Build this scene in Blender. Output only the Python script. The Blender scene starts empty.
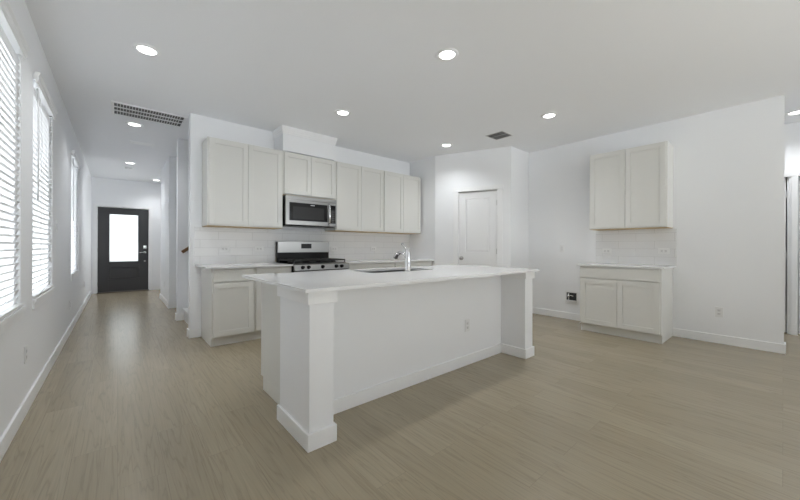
import bpy, bmesh, math, random
from mathutils import Matrix, Vector

S = bpy.context.scene
COL = S.collection
R = math.radians
PI = math.pi

# ------------------------------------------------------------------ camera
cam_d = bpy.data.cameras.new('camera')
cam_d.sensor_width = 36.0
cam_d.lens = 328.88 / 800 * 36.0
cam_d.shift_y = -(250 - 246.98) / 800
cam_d.clip_start = 0.02
cam = bpy.data.objects.new('camera', cam_d)
COL.objects.link(cam)
cam.matrix_world = (Matrix.Translation((0, 0, 1.118)) @ Matrix.Rotation(-0.709, 4, 'Z')
                    @ Matrix.Rotation(PI / 2, 4, 'X') @ Matrix.Rotation(0.0029, 4, 'Z'))
S.camera = cam

# ------------------------------------------------------------------ world, exposure
SKY_LOW, SKY_HIGH = 4.35, 0.8
LAMP_W = 43.0          # watts of each recessed lamp
LAMP = 6.0             # radiance of the lamps' lenses
W = bpy.data.worlds.new('overcast_sky')
S.world = W
W.use_nodes = True
bg = W.node_tree.nodes['Background']
bg.inputs[1].default_value = 1.0
_tc = W.node_tree.nodes.new('ShaderNodeTexCoord')
_sp = W.node_tree.nodes.new('ShaderNodeSeparateXYZ')
_mr = W.node_tree.nodes.new('ShaderNodeMapRange')
_mr.interpolation_type = 'SMOOTHSTEP'
_mr.inputs['From Min'].default_value = -0.12
_mr.inputs['From Max'].default_value = 0.12
_mx = W.node_tree.nodes.new('ShaderNodeMix')
_mx.data_type = 'RGBA'
_mx.inputs['A'].default_value = (*[SKY_LOW * c for c in (0.935, 0.98, 1.0)], 1)    # brighter lower half, added to light the ceiling through the windows
_mx.inputs['B'].default_value = (*[SKY_HIGH * c for c in (0.93, 0.97, 1.0)], 1)     # bright overcast sky above
W.node_tree.links.new(_tc.outputs['Generated'], _sp.inputs[0])
W.node_tree.links.new(_sp.outputs['Z'], _mr.inputs['Value'])
W.node_tree.links.new(_mr.outputs['Result'], _mx.inputs['Factor'])
W.node_tree.links.new(_mx.outputs['Result'], bg.inputs[0])
SUN = 30.0              # sun from the window side; the slats of the blinds scatter it into the room
sun_d = bpy.data.lights.new('sun', 'SUN')
sun_d.energy = SUN
sun_d.angle = R(3)
sun_d.color = (0.90, 0.955, 1.0)
sun = bpy.data.objects.new('sun', sun_d)
COL.objects.link(sun)
sun.rotation_euler = Vector((0.80, -0.06, -0.55)).to_track_quat('-Z', 'Y').to_euler()
S.view_settings.view_transform = 'Standard'
S.view_settings.look = 'None'
S.view_settings.gamma = 1.0
S.view_settings.use_curve_mapping = False
S.view_settings.exposure = 0.22
S.cycles.max_bounces = 14
S.cycles.diffuse_bounces = 9
S.cycles.glossy_bounces = 5
S.cycles.transmission_bounces = 8
S.cycles.sample_clamp_indirect = 6.0
S.cycles.caustics_reflective = False
S.cycles.caustics_refractive = False
S.cycles.use_denoising = True


# ------------------------------------------------------------------ materials
def mat(name, col=(0.8, 0.8, 0.8), rough=0.5, metal=0.0, spec=0.5, emit=None, es=0.0, bump=None, coat=0.0, var=None):
    """bump = (scale, strength, distance); var = (noise scale, amount) slight procedural tone variation"""
    m = bpy.data.materials.new(name)
    m.use_nodes = True
    nt = m.node_tree
    p = nt.nodes['Principled BSDF']
    p.inputs['Base Color'].default_value = (*col, 1)
    p.inputs['Roughness'].default_value = rough
    p.inputs['Metallic'].default_value = metal
    p.inputs['Specular IOR Level'].default_value = spec
    p.inputs['Coat Weight'].default_value = coat
    if emit:
        p.inputs['Emission Color'].default_value = (*emit, 1)
        p.inputs['Emission Strength'].default_value = es
    if bump or var:
        tc = nt.nodes.new('ShaderNodeTexCoord')
    if bump:
        n = nt.nodes.new('ShaderNodeTexNoise')
        n.inputs['Scale'].default_value = bump[0]
        n.inputs['Detail'].default_value = 3
        nt.links.new(tc.outputs['Object'], n.inputs['Vector'])
        b = nt.nodes.new('ShaderNodeBump')
        b.inputs['Strength'].default_value = bump[1]
        b.inputs['Distance'].default_value = bump[2]
        nt.links.new(n.outputs['Fac'], b.inputs['Height'])
        nt.links.new(b.outputs['Normal'], p.inputs['Normal'])
    if var:
        n = nt.nodes.new('ShaderNodeTexNoise')
        n.inputs['Scale'].default_value = var[0]
        n.inputs['Detail'].default_value = 5
        nt.links.new(tc.outputs['Object'], n.inputs['Vector'])
        r = nt.nodes.new('ShaderNodeMix')
        r.data_type = 'RGBA'
        r.inputs['A'].default_value = (*[c * (1 - var[1]) for c in col], 1)
        r.inputs['B'].default_value = (*[min(1, c * (1 + var[1])) for c in col], 1)
        nt.links.new(n.outputs['Fac'], r.inputs['Factor'])
        nt.links.new(r.outputs['Result'], p.inputs['Base Color'])
    return m


M_WALL = mat('wall_paint', (0.862, 0.872, 0.892), 0.6, spec=0.3, bump=(260, 0.12, 0.002))
M_CEIL = mat('ceiling_paint', (0.885, 0.895, 0.92), 0.8, spec=0.2, bump=(180, 0.15, 0.002))
M_TRIM = mat('trim_paint', (0.875, 0.88, 0.89), 0.38, spec=0.4, bump=(40, 0.02, 0.001))
M_DOOR = mat('door_paint', (0.85, 0.855, 0.865), 0.4, spec=0.4, bump=(60, 0.03, 0.001))
M_CAB = mat('cabinet_paint', (0.72, 0.717, 0.69), 0.42, spec=0.4, bump=(50, 0.02, 0.001))
M_BIRCH = mat('birch_plywood', (0.60, 0.45, 0.26), 0.6, var=(30, 0.15))
M_QUARTZ = mat('white_quartz', (0.80, 0.805, 0.81), 0.13, spec=0.16, var=(25, 0.012))
M_STEEL = mat('stainless_steel', (0.40, 0.397, 0.392), 0.28, metal=1.0, bump=(90, 0.03, 0.001))
M_SINK = mat('sink_steel', (0.22, 0.22, 0.22), 0.35, metal=1.0, bump=(90, 0.03, 0.001))
M_CHROME = mat('polished_chrome', (0.78, 0.78, 0.79), 0.08, metal=1.0, var=(5, 0.02))
M_NICKEL = mat('satin_nickel', (0.42, 0.41, 0.40), 0.3, metal=1.0, var=(5, 0.03))
M_BLACKGLASS = mat('black_glass', (0.012, 0.012, 0.013), 0.1, spec=0.25, var=(3, 0.1))
M_SCREEN = mat('door_window_mesh', (0.035, 0.035, 0.036), 0.25, spec=0.25, var=(400, 0.3))
M_IRON = mat('black_cast_iron', (0.018, 0.018, 0.018), 0.5, bump=(200, 0.1, 0.001))
M_ENAMEL = mat('black_enamel', (0.010, 0.010, 0.011), 0.25, spec=0.2, var=(6, 0.1))
M_CHARCOAL = mat('charcoal_door_paint', (0.045, 0.045, 0.048), 0.38, bump=(70, 0.04, 0.001))
M_OAK = mat('handrail_oak', (0.17, 0.09, 0.04), 0.4, var=(14, 0.25))
M_PLASTIC = mat('white_plastic', (0.80, 0.805, 0.81), 0.3, var=(8, 0.01))
M_SLOT = mat('dark_slot', (0.12, 0.12, 0.12), 0.6, var=(8, 0.1))
M_GREYSLOT = mat('grey_socket_face', (0.72, 0.72, 0.73), 0.4, var=(8, 0.05))
M_RECESS_SHADE = mat('recess_shade_grey', (0.035, 0.035, 0.037), 0.8, var=(8, 0.1))  # flat dark colour standing in for shade inside the valve box
M_LOUVER = mat('painted_metal_louver', (0.72, 0.72, 0.73), 0.45, var=(8, 0.03))
M_GREYLOUVER = mat('grey_louver', (0.5, 0.5, 0.51), 0.5, var=(8, 0.05))
M_VINYL = mat('white_vinyl', (0.84, 0.845, 0.85), 0.3, var=(8, 0.01))
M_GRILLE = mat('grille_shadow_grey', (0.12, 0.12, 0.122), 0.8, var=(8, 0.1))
M_BRASS = mat('brass_valve', (0.6, 0.45, 0.2), 0.3, metal=1.0, var=(8, 0.1))
M_BRONZE = mat('bronze_threshold', (0.10, 0.075, 0.055), 0.45, metal=0.6, var=(20, 0.1))
M_TREAD = mat('stair_paint', (0.78, 0.785, 0.79), 0.5, bump=(80, 0.05, 0.001))
M_LENS = mat('lamp_lens', (0.9, 0.9, 0.9), 0.5, emit=(1.0, 0.995, 0.98), es=LAMP, var=(5, 0.01))
M_DISPLAY = mat('display_glass', (0.012, 0.012, 0.014), 0.2, spec=0.2, var=(30, 0.2))
M_MARK = mat('silver_mark', (0.6, 0.6, 0.6), 0.4, metal=0.5, var=(20, 0.05))


def blind_mat():
    m = mat('blind_slat_vinyl', (0.86, 0.865, 0.87), 0.45)
    nt = m.node_tree
    p = nt.nodes['Principled BSDF']
    t = nt.nodes.new('ShaderNodeBsdfTranslucent')
    t.inputs['Color'].default_value = (0.84, 0.84, 0.84, 1)
    n = nt.nodes.new('ShaderNodeTexNoise')
    n.inputs['Scale'].default_value = 12
    mr = nt.nodes.new('ShaderNodeMapRange')
    mr.inputs['To Min'].default_value = 0.29
    mr.inputs['To Max'].default_value = 0.36
    nt.links.new(n.outputs['Fac'], mr.inputs['Value'])
    mx = nt.nodes.new('ShaderNodeMixShader')
    nt.links.new(mr.outputs['Result'], mx.inputs['Fac'])
    nt.links.new(p.outputs[0], mx.inputs[1])
    nt.links.new(t.outputs[0], mx.inputs[2])
    nt.links.new(mx.outputs[0], nt.nodes['Material Output'].inputs['Surface'])
    return m


M_BLIND = blind_mat()


def glass_mat(name, rough, bump=None, tint=(1, 1, 1)):
    m = bpy.data.materials.new(name)
    m.use_nodes = True
    nt = m.node_tree
    out = nt.nodes['Material Output']
    nt.nodes.remove(nt.nodes['Principled BSDF'])
    if rough == 0:
        a = nt.nodes.new('ShaderNodeBsdfTransparent')
        a.inputs[0].default_value = (*tint, 1)
        g = nt.nodes.new('ShaderNodeBsdfGlossy')
        g.inputs['Roughness'].default_value = 0.02
        fr = nt.nodes.new('ShaderNodeFresnel')
        mx = nt.nodes.new('ShaderNodeMixShader')
        nt.links.new(fr.outputs[0], mx.inputs[0])
    else:
        a = nt.nodes.new('ShaderNodeBsdfTranslucent')
        a.inputs[0].default_value = (*tint, 1)
        g = nt.nodes.new('ShaderNodeBsdfGlossy')
        g.inputs['Roughness'].default_value = rough
        mx = nt.nodes.new('ShaderNodeMixShader')
        mx.inputs[0].default_value = 0.06
        tc = nt.nodes.new('ShaderNodeTexCoord')
        v = nt.nodes.new('ShaderNodeTexVoronoi')
        v.inputs['Scale'].default_value = bump[0]
        nt.links.new(tc.outputs['Object'], v.inputs['Vector'])
        b = nt.nodes.new('ShaderNodeBump')
        b.inputs['Strength'].default_value = bump[1]
        b.inputs['Distance'].default_value = 0.01
        nt.links.new(v.outputs['Distance'], b.inputs['Height'])
        nt.links.new(b.outputs[0], a.inputs['Normal'])
        nt.links.new(b.outputs[0], g.inputs['Normal'])
        # pebbled pattern: thicker lens-like cells pass a little less light
        mr = nt.nodes.new('ShaderNodeMix')
        mr.data_type = 'RGBA'
        mr.inputs['A'].default_value = (*[t * 0.98 for t in tint], 1)
        mr.inputs['B'].default_value = (*[t * 0.86 for t in tint], 1)
        nt.links.new(v.outputs['Distance'], mr.inputs['Factor'])
        nt.links.new(mr.outputs['Result'], a.inputs[0])
    nt.links.new(a.outputs[0], mx.inputs[1])
    nt.links.new(g.outputs[0], mx.inputs[2])
    nt.links.new(mx.outputs[0], out.inputs['Surface'])
    return m


M_GLASS = glass_mat('clear_glass', 0)
M_FROST = glass_mat('pebbled_glass', 0.3, (70, 0.6), (0.92, 0.935, 0.94))


def floor_mat():
    m = bpy.data.materials.new('vinyl_plank')
    m.use_nodes = True
    nt = m.node_tree
    L = nt.links
    p = nt.nodes['Principled BSDF']
    N = nt.nodes.new
    tc = N('ShaderNodeTexCoord')
    sp = N('ShaderNodeSeparateXYZ')
    L.new(tc.outputs['Object'], sp.inputs[0])
    cb = N('ShaderNodeCombineXYZ')           # planks run along Y
    L.new(sp.outputs['Y'], cb.inputs['X'])
    L.new(sp.outputs['X'], cb.inputs['Y'])
    br = N('ShaderNodeTexBrick')
    br.offset = 0.37
    br.inputs['Scale'].default_value = 1.0
    br.inputs['Brick Width'].default_value = 1.22
    br.inputs['Row Height'].default_value = 0.182
    br.inputs['Mortar Size'].default_value = 0.0012
    br.inputs['Mortar Smooth'].default_value = 0.3
    br.inputs['Color1'].default_value = (0, 0, 0, 1)
    br.inputs['Color2'].default_value = (1, 1, 1, 1)
    br.inputs['Mortar'].default_value = (0.5, 0.5, 0.5, 1)
    L.new(cb.outputs[0], br.inputs['Vector'])
    # per plank offset for the grain
    off = N('ShaderNodeVectorMath')
    off.operation = 'SCALE'
    L.new(br.outputs['Color'], off.inputs[0])
    off.inputs['Scale'].default_value = 7.3
    add = N('ShaderNodeVectorMath')
    L.new(cb.outputs[0], add.inputs[0])
    L.new(off.outputs[0], add.inputs[1])
    mp = N('ShaderNodeMapping')
    mp.inputs['Scale'].default_value = (0.9, 15.0, 1.0)
    L.new(add.outputs[0], mp.inputs['Vector'])
    wv = N('ShaderNodeTexNoise')             # broad figure, stretched along the plank
    wv.inputs['Scale'].default_value = 0.8
    wv.inputs['Detail'].default_value = 4
    wv.inputs['Distortion'].default_value = 0.5
    L.new(mp.outputs[0], wv.inputs['Vector'])
    # contour lines of the figure make cathedral grain
    mul = N('ShaderNodeMath')
    mul.operation = 'MULTIPLY'
    mul.inputs[1].default_value = 16.0
    L.new(wv.outputs['Fac'], mul.inputs[0])
    fr = N('ShaderNodeMath')
    fr.operation = 'PINGPONG'
    fr.inputs[1].default_value = 1.0
    L.new(mul.outputs[0], fr.inputs[0])
    pw = N('ShaderNodeMath')
    pw.operation = 'POWER'
    pw.inputs[1].default_value = 5.0
    L.new(fr.outputs[0], pw.inputs[0])
    mp2 = N('ShaderNodeMapping')
    mp2.inputs['Scale'].default_value = (3.0, 130.0, 1.0)
    L.new(add.outputs[0], mp2.inputs['Vector'])
    fine = N('ShaderNodeTexNoise')
    fine.inputs['Scale'].default_value = 1.0
    fine.inputs['Detail'].default_value = 3
    L.new(mp2.outputs[0], fine.inputs['Vector'])
    lg = N('ShaderNodeTexNoise')
    lg.inputs['Scale'].default_value = 0.7
    L.new(add.outputs[0], lg.inputs['Vector'])

    def mixc(fac, a, b, mode='MIX'):
        x = N('ShaderNodeMix')
        x.data_type = 'RGBA'
        x.blend_type = mode
        for k, v in (('Factor', fac), ('A', a), ('B', b)):
            if isinstance(v, (int, float)):
                x.inputs[k].default_value = v
            elif isinstance(v, tuple):
                x.inputs[k].default_value = (*v, 1)
            else:
                L.new(v, x.inputs[k])
        return x.outputs['Result']
    base = mixc(br.outputs['Color'], FLOOR_A, FLOOR_B)
    base = mixc(wv.outputs['Fac'], base, mixc(0.25, base, FLOOR_C))
    fs = N('ShaderNodeMath')
    fs.operation = 'MULTIPLY'
    fs.inputs[1].default_value = 0.31
    L.new(pw.outputs[0], fs.inputs[0])
    base = mixc(fs.outputs[0], base, FLOOR_D)
    f2 = N('ShaderNodeMapRange')
    f2.inputs['From Min'].default_value = 0.3
    f2.inputs['From Max'].default_value = 0.7
    f2.inputs['To Min'].default_value = 0.0
    f2.inputs['To Max'].default_value = 0.45
    L.new(fine.outputs['Fac'], f2.inputs['Value'])
    base = mixc(f2.outputs[0], base, FLOOR_C)
    ms = N('ShaderNodeMath')
    ms.operation = 'MULTIPLY'
    ms.inputs[1].default_value = 0.25
    L.new(br.outputs['Fac'], ms.inputs[0])
    base = mixc(ms.outputs[0], base, (0.08, 0.065, 0.05))
    L.new(base, p.inputs['Base Color'])
    p.inputs['Roughness'].default_value = 0.26
    p.inputs['Specular IOR Level'].default_value = 0.6
    bp = N('ShaderNodeBump')
    bp.inputs['Strength'].default_value = 0.04
    bp.inputs['Distance'].default_value = 0.003
    L.new(fine.outputs['Fac'], bp.inputs['Height'])
    L.new(bp.outputs[0], p.inputs['Normal'])
    return m


FLOOR_A = (0.335, 0.283, 0.196)
FLOOR_B = (0.385, 0.328, 0.232)
FLOOR_C = (0.265, 0.22, 0.15)
FLOOR_D = (0.14, 0.112, 0.072)
M_FLOOR = floor_mat()


def tile_mat(name, axis, u0, v0):
    m = bpy.data.materials.new(name)
    m.use_nodes = True
    nt = m.node_tree
    L = nt.links
    p = nt.nodes['Principled BSDF']
    N = nt.nodes.new
    tc = N('ShaderNodeTexCoord')
    sp = N('ShaderNodeSeparateXYZ')
    L.new(tc.outputs['Object'], sp.inputs[0])
    cb = N('ShaderNodeCombineXYZ')
    L.new(sp.outputs[axis], cb.inputs['X'])
    L.new(sp.outputs['Z'], cb.inputs['Y'])
    mp = N('ShaderNodeMapping')
    mp.inputs['Location'].default_value = (u0, v0, 0)
    L.new(cb.outputs[0], mp.inputs['Vector'])
    br = N('ShaderNodeTexBrick')
    br.offset = 0.5
    br.inputs['Scale'].default_value = 1.0
    br.inputs['Brick Width'].default_value = 0.41
    br.inputs['Row Height'].default_value = 0.104
    br.inputs['Mortar Size'].default_value = 0.0022
    br.inputs['Mortar Smooth'].default_value = 0.4
    br.inputs['Color1'].default_value = (0.77, 0.775, 0.785, 1)
    br.inputs['Color2'].default_value = (0.80, 0.805, 0.81, 1)
    br.inputs['Mortar'].default_value = (0.60, 0.60, 0.605, 1)
    L.new(mp.outputs[0], br.inputs['Vector'])
    L.new(br.outputs['Color'], p.inputs['Base Color'])
    p.inputs['Roughness'].default_value = 0.15
    inv = N('ShaderNodeMath')
    inv.operation = 'SUBTRACT'
    inv.inputs[0].default_value = 1.0
    L.new(br.outputs['Fac'], inv.inputs[1])
    bp = N('ShaderNodeBump')
    bp.inputs['Strength'].default_value = 0.5
    bp.inputs['Distance'].default_value = 0.002
    L.new(inv.outputs[0], bp.inputs['Height'])
    L.new(bp.outputs[0], p.inputs['Normal'])
    return m


def keypad_mat():
    m = mat('keypad_print', (0.02, 0.02, 0.02), 0.2)
    nt = m.node_tree
    tc = nt.nodes.new('ShaderNodeTexCoord')
    sp = nt.nodes.new('ShaderNodeSeparateXYZ')
    cb = nt.nodes.new('ShaderNodeCombineXYZ')
    nt.links.new(tc.outputs['Object'], sp.inputs[0])
    nt.links.new(sp.outputs['X'], cb.inputs['X'])
    nt.links.new(sp.outputs['Z'], cb.inputs['Y'])
    br = nt.nodes.new('ShaderNodeTexBrick')
    br.offset = 0.0
    for k, v in (('Scale', 1.0), ('Brick Width', 0.023), ('Row Height', 0.03), ('Mortar Size', 0.0065), ('Mortar Smooth', 0.0)):
        br.inputs[k].default_value = v
    br.inputs['Color1'].default_value = (0.16, 0.16, 0.165, 1)
    br.inputs['Color2'].default_value = (0.2, 0.2, 0.205, 1)
    br.inputs['Mortar'].default_value = (0.015, 0.015, 0.016, 1)
    nt.links.new(cb.outputs[0], br.inputs['Vector'])
    nt.links.new(br.outputs['Color'], nt.nodes['Principled BSDF'].inputs['Base Color'])
    return m


M_KEYPAD = keypad_mat()

# ------------------------------------------------------------------ mesh helpers
class MB:
    def __init__(self):
        self.bm = bmesh.new()

    def box(self, x0, x1, y0, y1, z0, z1, T=None):
        v = [self.bm.verts.new(T @ Vector(c) if T else c) for c in
             ((x0, y0, z0), (x1, y0, z0), (x1, y1, z0), (x0, y1, z0), (x0, y0, z1), (x1, y0, z1), (x1, y1, z1), (x0, y1, z1))]
        for f in ((3, 2, 1, 0), (4, 5, 6, 7), (0, 1, 5, 4), (1, 2, 6, 5), (2, 3, 7, 6), (3, 0, 4, 7)):
            self.bm.faces.new([v[i] for i in f])
        return self

    def prism(self, pts, z0, z1):
        a = [self.bm.verts.new((x, y, z0)) for x, y in pts]
        b = [self.bm.verts.new((x, y, z1)) for x, y in pts]
        n = len(pts)
        self.bm.faces.new(a[::-1])
        self.bm.faces.new(b)
        for i in range(n):
            self.bm.faces.new((a[i], a[(i + 1) % n], b[(i + 1) % n], b[i]))
        return self

    def profile_x(self, prof, x0, x1):
        """closed (y, z) profile extruded along x"""
        a = [self.bm.verts.new((x0, y, z)) for y, z in prof]
        b = [self.bm.verts.new((x1, y, z)) for y, z in prof]
        n = len(prof)
        self.bm.faces.new(a)
        self.bm.faces.new(b[::-1])
        for i in range(n):
            self.bm.faces.new((a[(i + 1) % n], a[i], b[i], b[(i + 1) % n]))
        return self

    def lathe(self, prof, T=None, n=24):
        """(radius, height) profile turned about local z"""
        T = T or Matrix.Identity(4)
        rings = []
        for r, z in prof:
            if r < 1e-6:
                rings.append([self.bm.verts.new(T @ Vector((0, 0, z)))])
            else:
                rings.append([self.bm.verts.new(T @ Vector((r * math.cos(2 * PI * i / n), r * math.sin(2 * PI * i / n), z))) for i in range(n)])
        for a, b in zip(rings, rings[1:]):
            for i in range(n):
                j = (i + 1) % n
                if len(a) == 1 and len(b) == 1:
                    continue
                if len(a) == 1:
                    f = self.bm.faces.new((a[0], b[j], b[i]))
                elif len(b) == 1:
                    f = self.bm.faces.new((a[i], a[j], b[0]))
                else:
                    f = self.bm.faces.new((a[i], a[j], b[j], b[i]))
                f.smooth = True
        return self

    def tube(self, pts, rad, n=12):
        pts = [Vector(p) for p in pts]
        rads = rad if isinstance(rad, (list, tuple)) else [rad] * len(pts)
        rings = []
        up = Vector((0.3, 0.1, 1)).normalized()
        for k, p in enumerate(pts):
            d = (pts[min(k + 1, len(pts) - 1)] - pts[max(k - 1, 0)]).normalized()
            a = d.cross(up)
            if a.length < 1e-3:
                a = d.cross(Vector((1, 0, 0)))
            a.normalize()
            b = d.cross(a)
            rings.append([self.bm.verts.new(p + rads[k] * (math.cos(2 * PI * i / n) * a + math.sin(2 * PI * i / n) * b)) for i in range(n)])
        for a, b in zip(rings, rings[1:]):
            for i in range(n):
                f = self.bm.faces.new((a[i], a[(i + 1) % n], b[(i + 1) % n], b[i]))
                f.smooth = True
        self.bm.faces.new(rings[0][::-1])
        self.bm.faces.new(rings[-1])
        return self

    def frame(self, x0, x1, z0, z1, w, y0, y1):
        """rectangular frame in the xz plane"""
        self.box(x0, x0 + w, y0, y1, z0, z1)
        self.box(x1 - w, x1, y0, y1, z0, z1)
        self.box(x0 + w, x1 - w, y0, y1, z0, z0 + w)
        self.box(x0 + w, x1 - w, y0, y1, z1 - w, z1)
        return self

    def build(self, name, m, parent=None, bevel=0.0, world=False):
        bmesh.ops.recalc_face_normals(self.bm, faces=self.bm.faces)
        me = bpy.data.meshes.new(name)
        if world and parent:
            root = parent
            while root.parent:
                root = root.parent
            mw = Matrix.Translation(root.location) @ root.rotation_euler.to_matrix().to_4x4()
            bmesh.ops.transform(self.bm, matrix=mw.inverted(), verts=self.bm.verts)
        self.bm.to_mesh(me)
        self.bm.free()
        me.materials.append(m)
        o = bpy.data.objects.new(name, me)
        COL.objects.link(o)
        if parent:
            o.parent = parent
        if bevel:
            b = o.modifiers.new('edge', 'BEVEL')
            b.width = bevel
            b.segments = 2
            b.limit_method = 'ANGLE'
            b.angle_limit = R(40)
        return o


def tag(o, label, cat, group=None, kind=None):
    o['label'] = label
    o['category'] = cat
    if group:
        o['group'] = group
    if kind:
        o['kind'] = kind
    return o


def thing(name, label, cat, loc=(0, 0, 0), rz=0.0, group=None, kind=None):
    o = bpy.data.objects.new(name, None)
    o.empty_display_size = 0.1
    COL.objects.link(o)
    o.location = loc
    o.rotation_euler = (0, 0, rz)
    return tag(o, label, cat, group, kind)


def struct(name, mb, m, label, cat, bevel=0.0):
    return tag(mb.build(name, m, bevel=bevel), label, cat, kind='structure')


def dup(root, loc, rot, label, group=None):
    r = root.copy()
    COL.objects.link(r)
    r.location = loc
    r.rotation_euler = rot
    r['label'] = label
    if group:
        r['group'] = group
    for ch in list(root.children):
        c = ch.copy()
        COL.objects.link(c)
        c.parent = r
        for g in ch.children:
            d = g.copy()
            COL.objects.link(d)
            d.parent = c
    return r


# ------------------------------------------------------------------ room dimensions
H = 2.74
XL, XR = -0.471, 5.35          # left wall, right wall
YK = 4.70                      # kitchen back wall
XH = 0.667                     # left end of the kitchen wall
YD = 10.523                    # entry wall
YREAR = -4.2                   # living room wall behind the camera
XA = 6.62                      # far wall past the right wall
XP = 4.275
PA, PB = Vector((XP, 4.03, 0)), Vector((4.783, 2.848, 0))   # slanted pantry wall
PANG = math.atan2(PB.y - PA.y, PB.x - PA.x)
PLEN = (PB - PA).length
PT = Matrix.Translation(PA) @ Matrix.Rotation(PANG, 4, 'Z')

struct('floor', MB().box(XL - 0.15, XA + 0.12, YREAR - 0.15, YD + 0.15, -0.1, 0.0), M_FLOOR,
       'brown-grey wood-look vinyl plank floor running down the hall', 'floor')
struct('ceiling', MB().box(XL - 0.15, XA + 0.12, YREAR - 0.15, YD + 0.15, H, H + 0.1), M_CEIL,
       'flat light grey-white painted ceiling', 'ceiling')

WIN = [(2.245, 3.165), (3.55, 4.465), (6.13, 7.05)]
WZ0, WZ1 = 0.72, 2.39
LW = [(-3.95, -2.45), (-2.3, -0.8)] + WIN   # plus two unseen windows, added for daylight from the left
w = MB()
ys = [YREAR - 0.15] + [y for p in LW for y in p] + [YD + 0.15]
for i in range(0, len(ys), 2):
    w.box(XL - 0.15, XL, ys[i], ys[i + 1], 0, H)
for a, b in LW:
    w.box(XL - 0.15, XL, a, b, 0, WZ0)
    w.box(XL - 0.15, XL, a, b, WZ1, H)
struct('wall_left', w, M_WALL, 'long white wall with the blind-covered windows', 'wall')

struct('wall_kitchen', MB().box(XH, XR + 0.12, YK, YK + 0.12, 0, H), M_WALL, 'white wall behind the range and cabinets', 'wall')
struct('wall_stair', MB().box(0.68, 3.52, 5.93, 6.05, 0, H).box(3.4, 3.52, YK + 0.12, 5.93, 0, H), M_WALL,
       'white wall beside the staircase carrying the handrail', 'wall')
struct('wall_hall', MB().box(0.70, 1.82, 7.2, 7.32, 0, H).box(1.82, 1.94, 6.05, 7.32, 0, H)
       .box(0.70, 0.82, 7.32, 8.75, 0, H).box(0.82, 1.6, 8.63, 8.75, 0, H), M_WALL,
       'white hallway wall past the staircase, ending at the entry', 'wall')
FW = (8.95, 10.3)              # unseen entry window, added to let daylight into the hall
DX0, DX1, DZ = -0.375, 0.605, 2.062
struct('wall_entry', MB().box(XL, DX0, YD, YD + 0.12, 0, H).box(DX1, 1.6, YD, YD + 0.12, 0, H)
       .box(DX0, DX1, YD, YD + 0.12, DZ, H).box(1.6, 1.72, 8.63, FW[0], 0, H).box(1.6, 1.72, FW[1], YD + 0.12, 0, H)
       .box(1.6, 1.72, *FW, 0, 0.1).box(1.6, 1.72, *FW, 2.6, H), M_WALL,
       'white wall around the charcoal front door', 'wall')
struct('wall_right', MB().box(XR, XR + 0.12, -0.006, YK, 0, H), M_WALL, 'white wall carrying the hutch cabinets', 'wall')
SD0, SD1, SDZ = 0.425, 1.075, 2.066
w = MB().box(XP, XP + 0.1, 4.03, YK, 0, H).box(PB.x + 0.02, XR, PB.y, PB.y + 0.1, 0, H)
w.box(0, SD0, 0, 0.1, 0, H, PT).box(SD1, PLEN, 0, 0.1, 0, H, PT).box(SD0, SD1, 0, 0.1, SDZ, H, PT)
w.prism([(PB.x, PB.y), (PB.x + 0.02, PB.y), (PB.x + 0.1, PB.y + 0.1), (PB.x + 0.03, PB.y + 0.08)], 0, H)
struct('wall_pantry', w, M_WALL, 'white slanted pantry walls in the kitchen corner', 'wall')
# wall past the end of the right wall, with two doors
AD = [(-0.065, 0.735), (-0.925, -0.125)]
ADZ = 2.045
w = MB()
AW = (-4.05, -1.1)                # unseen window behind the camera, added to light the left wall
ys = [YREAR - 0.15, AW[0], AW[1], AD[1][0], AD[1][1], AD[0][0], AD[0][1], 2.948]
for i in range(0, 8, 2):
    w.box(XA, XA + 0.12, ys[i], ys[i + 1], 0, H)
w.box(XA, XA + 0.12, *AW, 0, 0.02).box(XA, XA + 0.12, *AW, 2.55, H)
for a, b in AD:
    w.box(XA, XA + 0.12, a, b, ADZ, H)
    w.box(XA + 0.35, XA + 0.4, a - 0.3, b + 0.3, 0, H)
w.box(XA + 0.12, XA + 0.4, -1.3, -1.2, 0, H).box(XA + 0.12, XA + 0.4, 1.0, 1.1, 0, H)
w.box(XA + 0.12, XA + 0.4, -1.2, 1.0, H, H + 0.1)
w.box(XA + 0.12, XA + 0.4, -1.2, 1.0, -0.1, 0.0)
w.box(XR + 0.12, XA, 1.9, 2.02, 0, H)
struct('wall_alcove', w, M_WALL, 'white wall with doors beyond the end of the right wall', 'wall')
# wall behind the camera; its three wide windows are added for daylight
RW = [(-0.2, 2.0), (2.12, 4.32), (4.44, 6.4)]
w = MB()
xs = [XL, RW[0][0], RW[0][1], RW[1][0], RW[1][1], RW[2][0], RW[2][1], XA]
for i in range(0, 8, 2):
    w.box(xs[i], xs[i + 1], YREAR - 0.12, YREAR, 0, H)
for a, b in RW:
    w.box(a, b, YREAR - 0.12, YREAR, 0, 0.02)
    w.box(a, b, YREAR - 0.12, YREAR, 2.55, H)
struct('wall_rear', w, M_WALL, 'white living room wall behind the camera with wide windows added for daylight', 'wall')

struct('sky_blocker', MB().box(XL - 0.3, XA + 0.3, YREAR - 3.4, YREAR - 0.16, 2.62, 2.75), M_CEIL,  # unseen slab added to cut sky light at the rear windows
       'added unseen white slab blocking sky light outside the living room windows', 'sky blocker')

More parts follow.
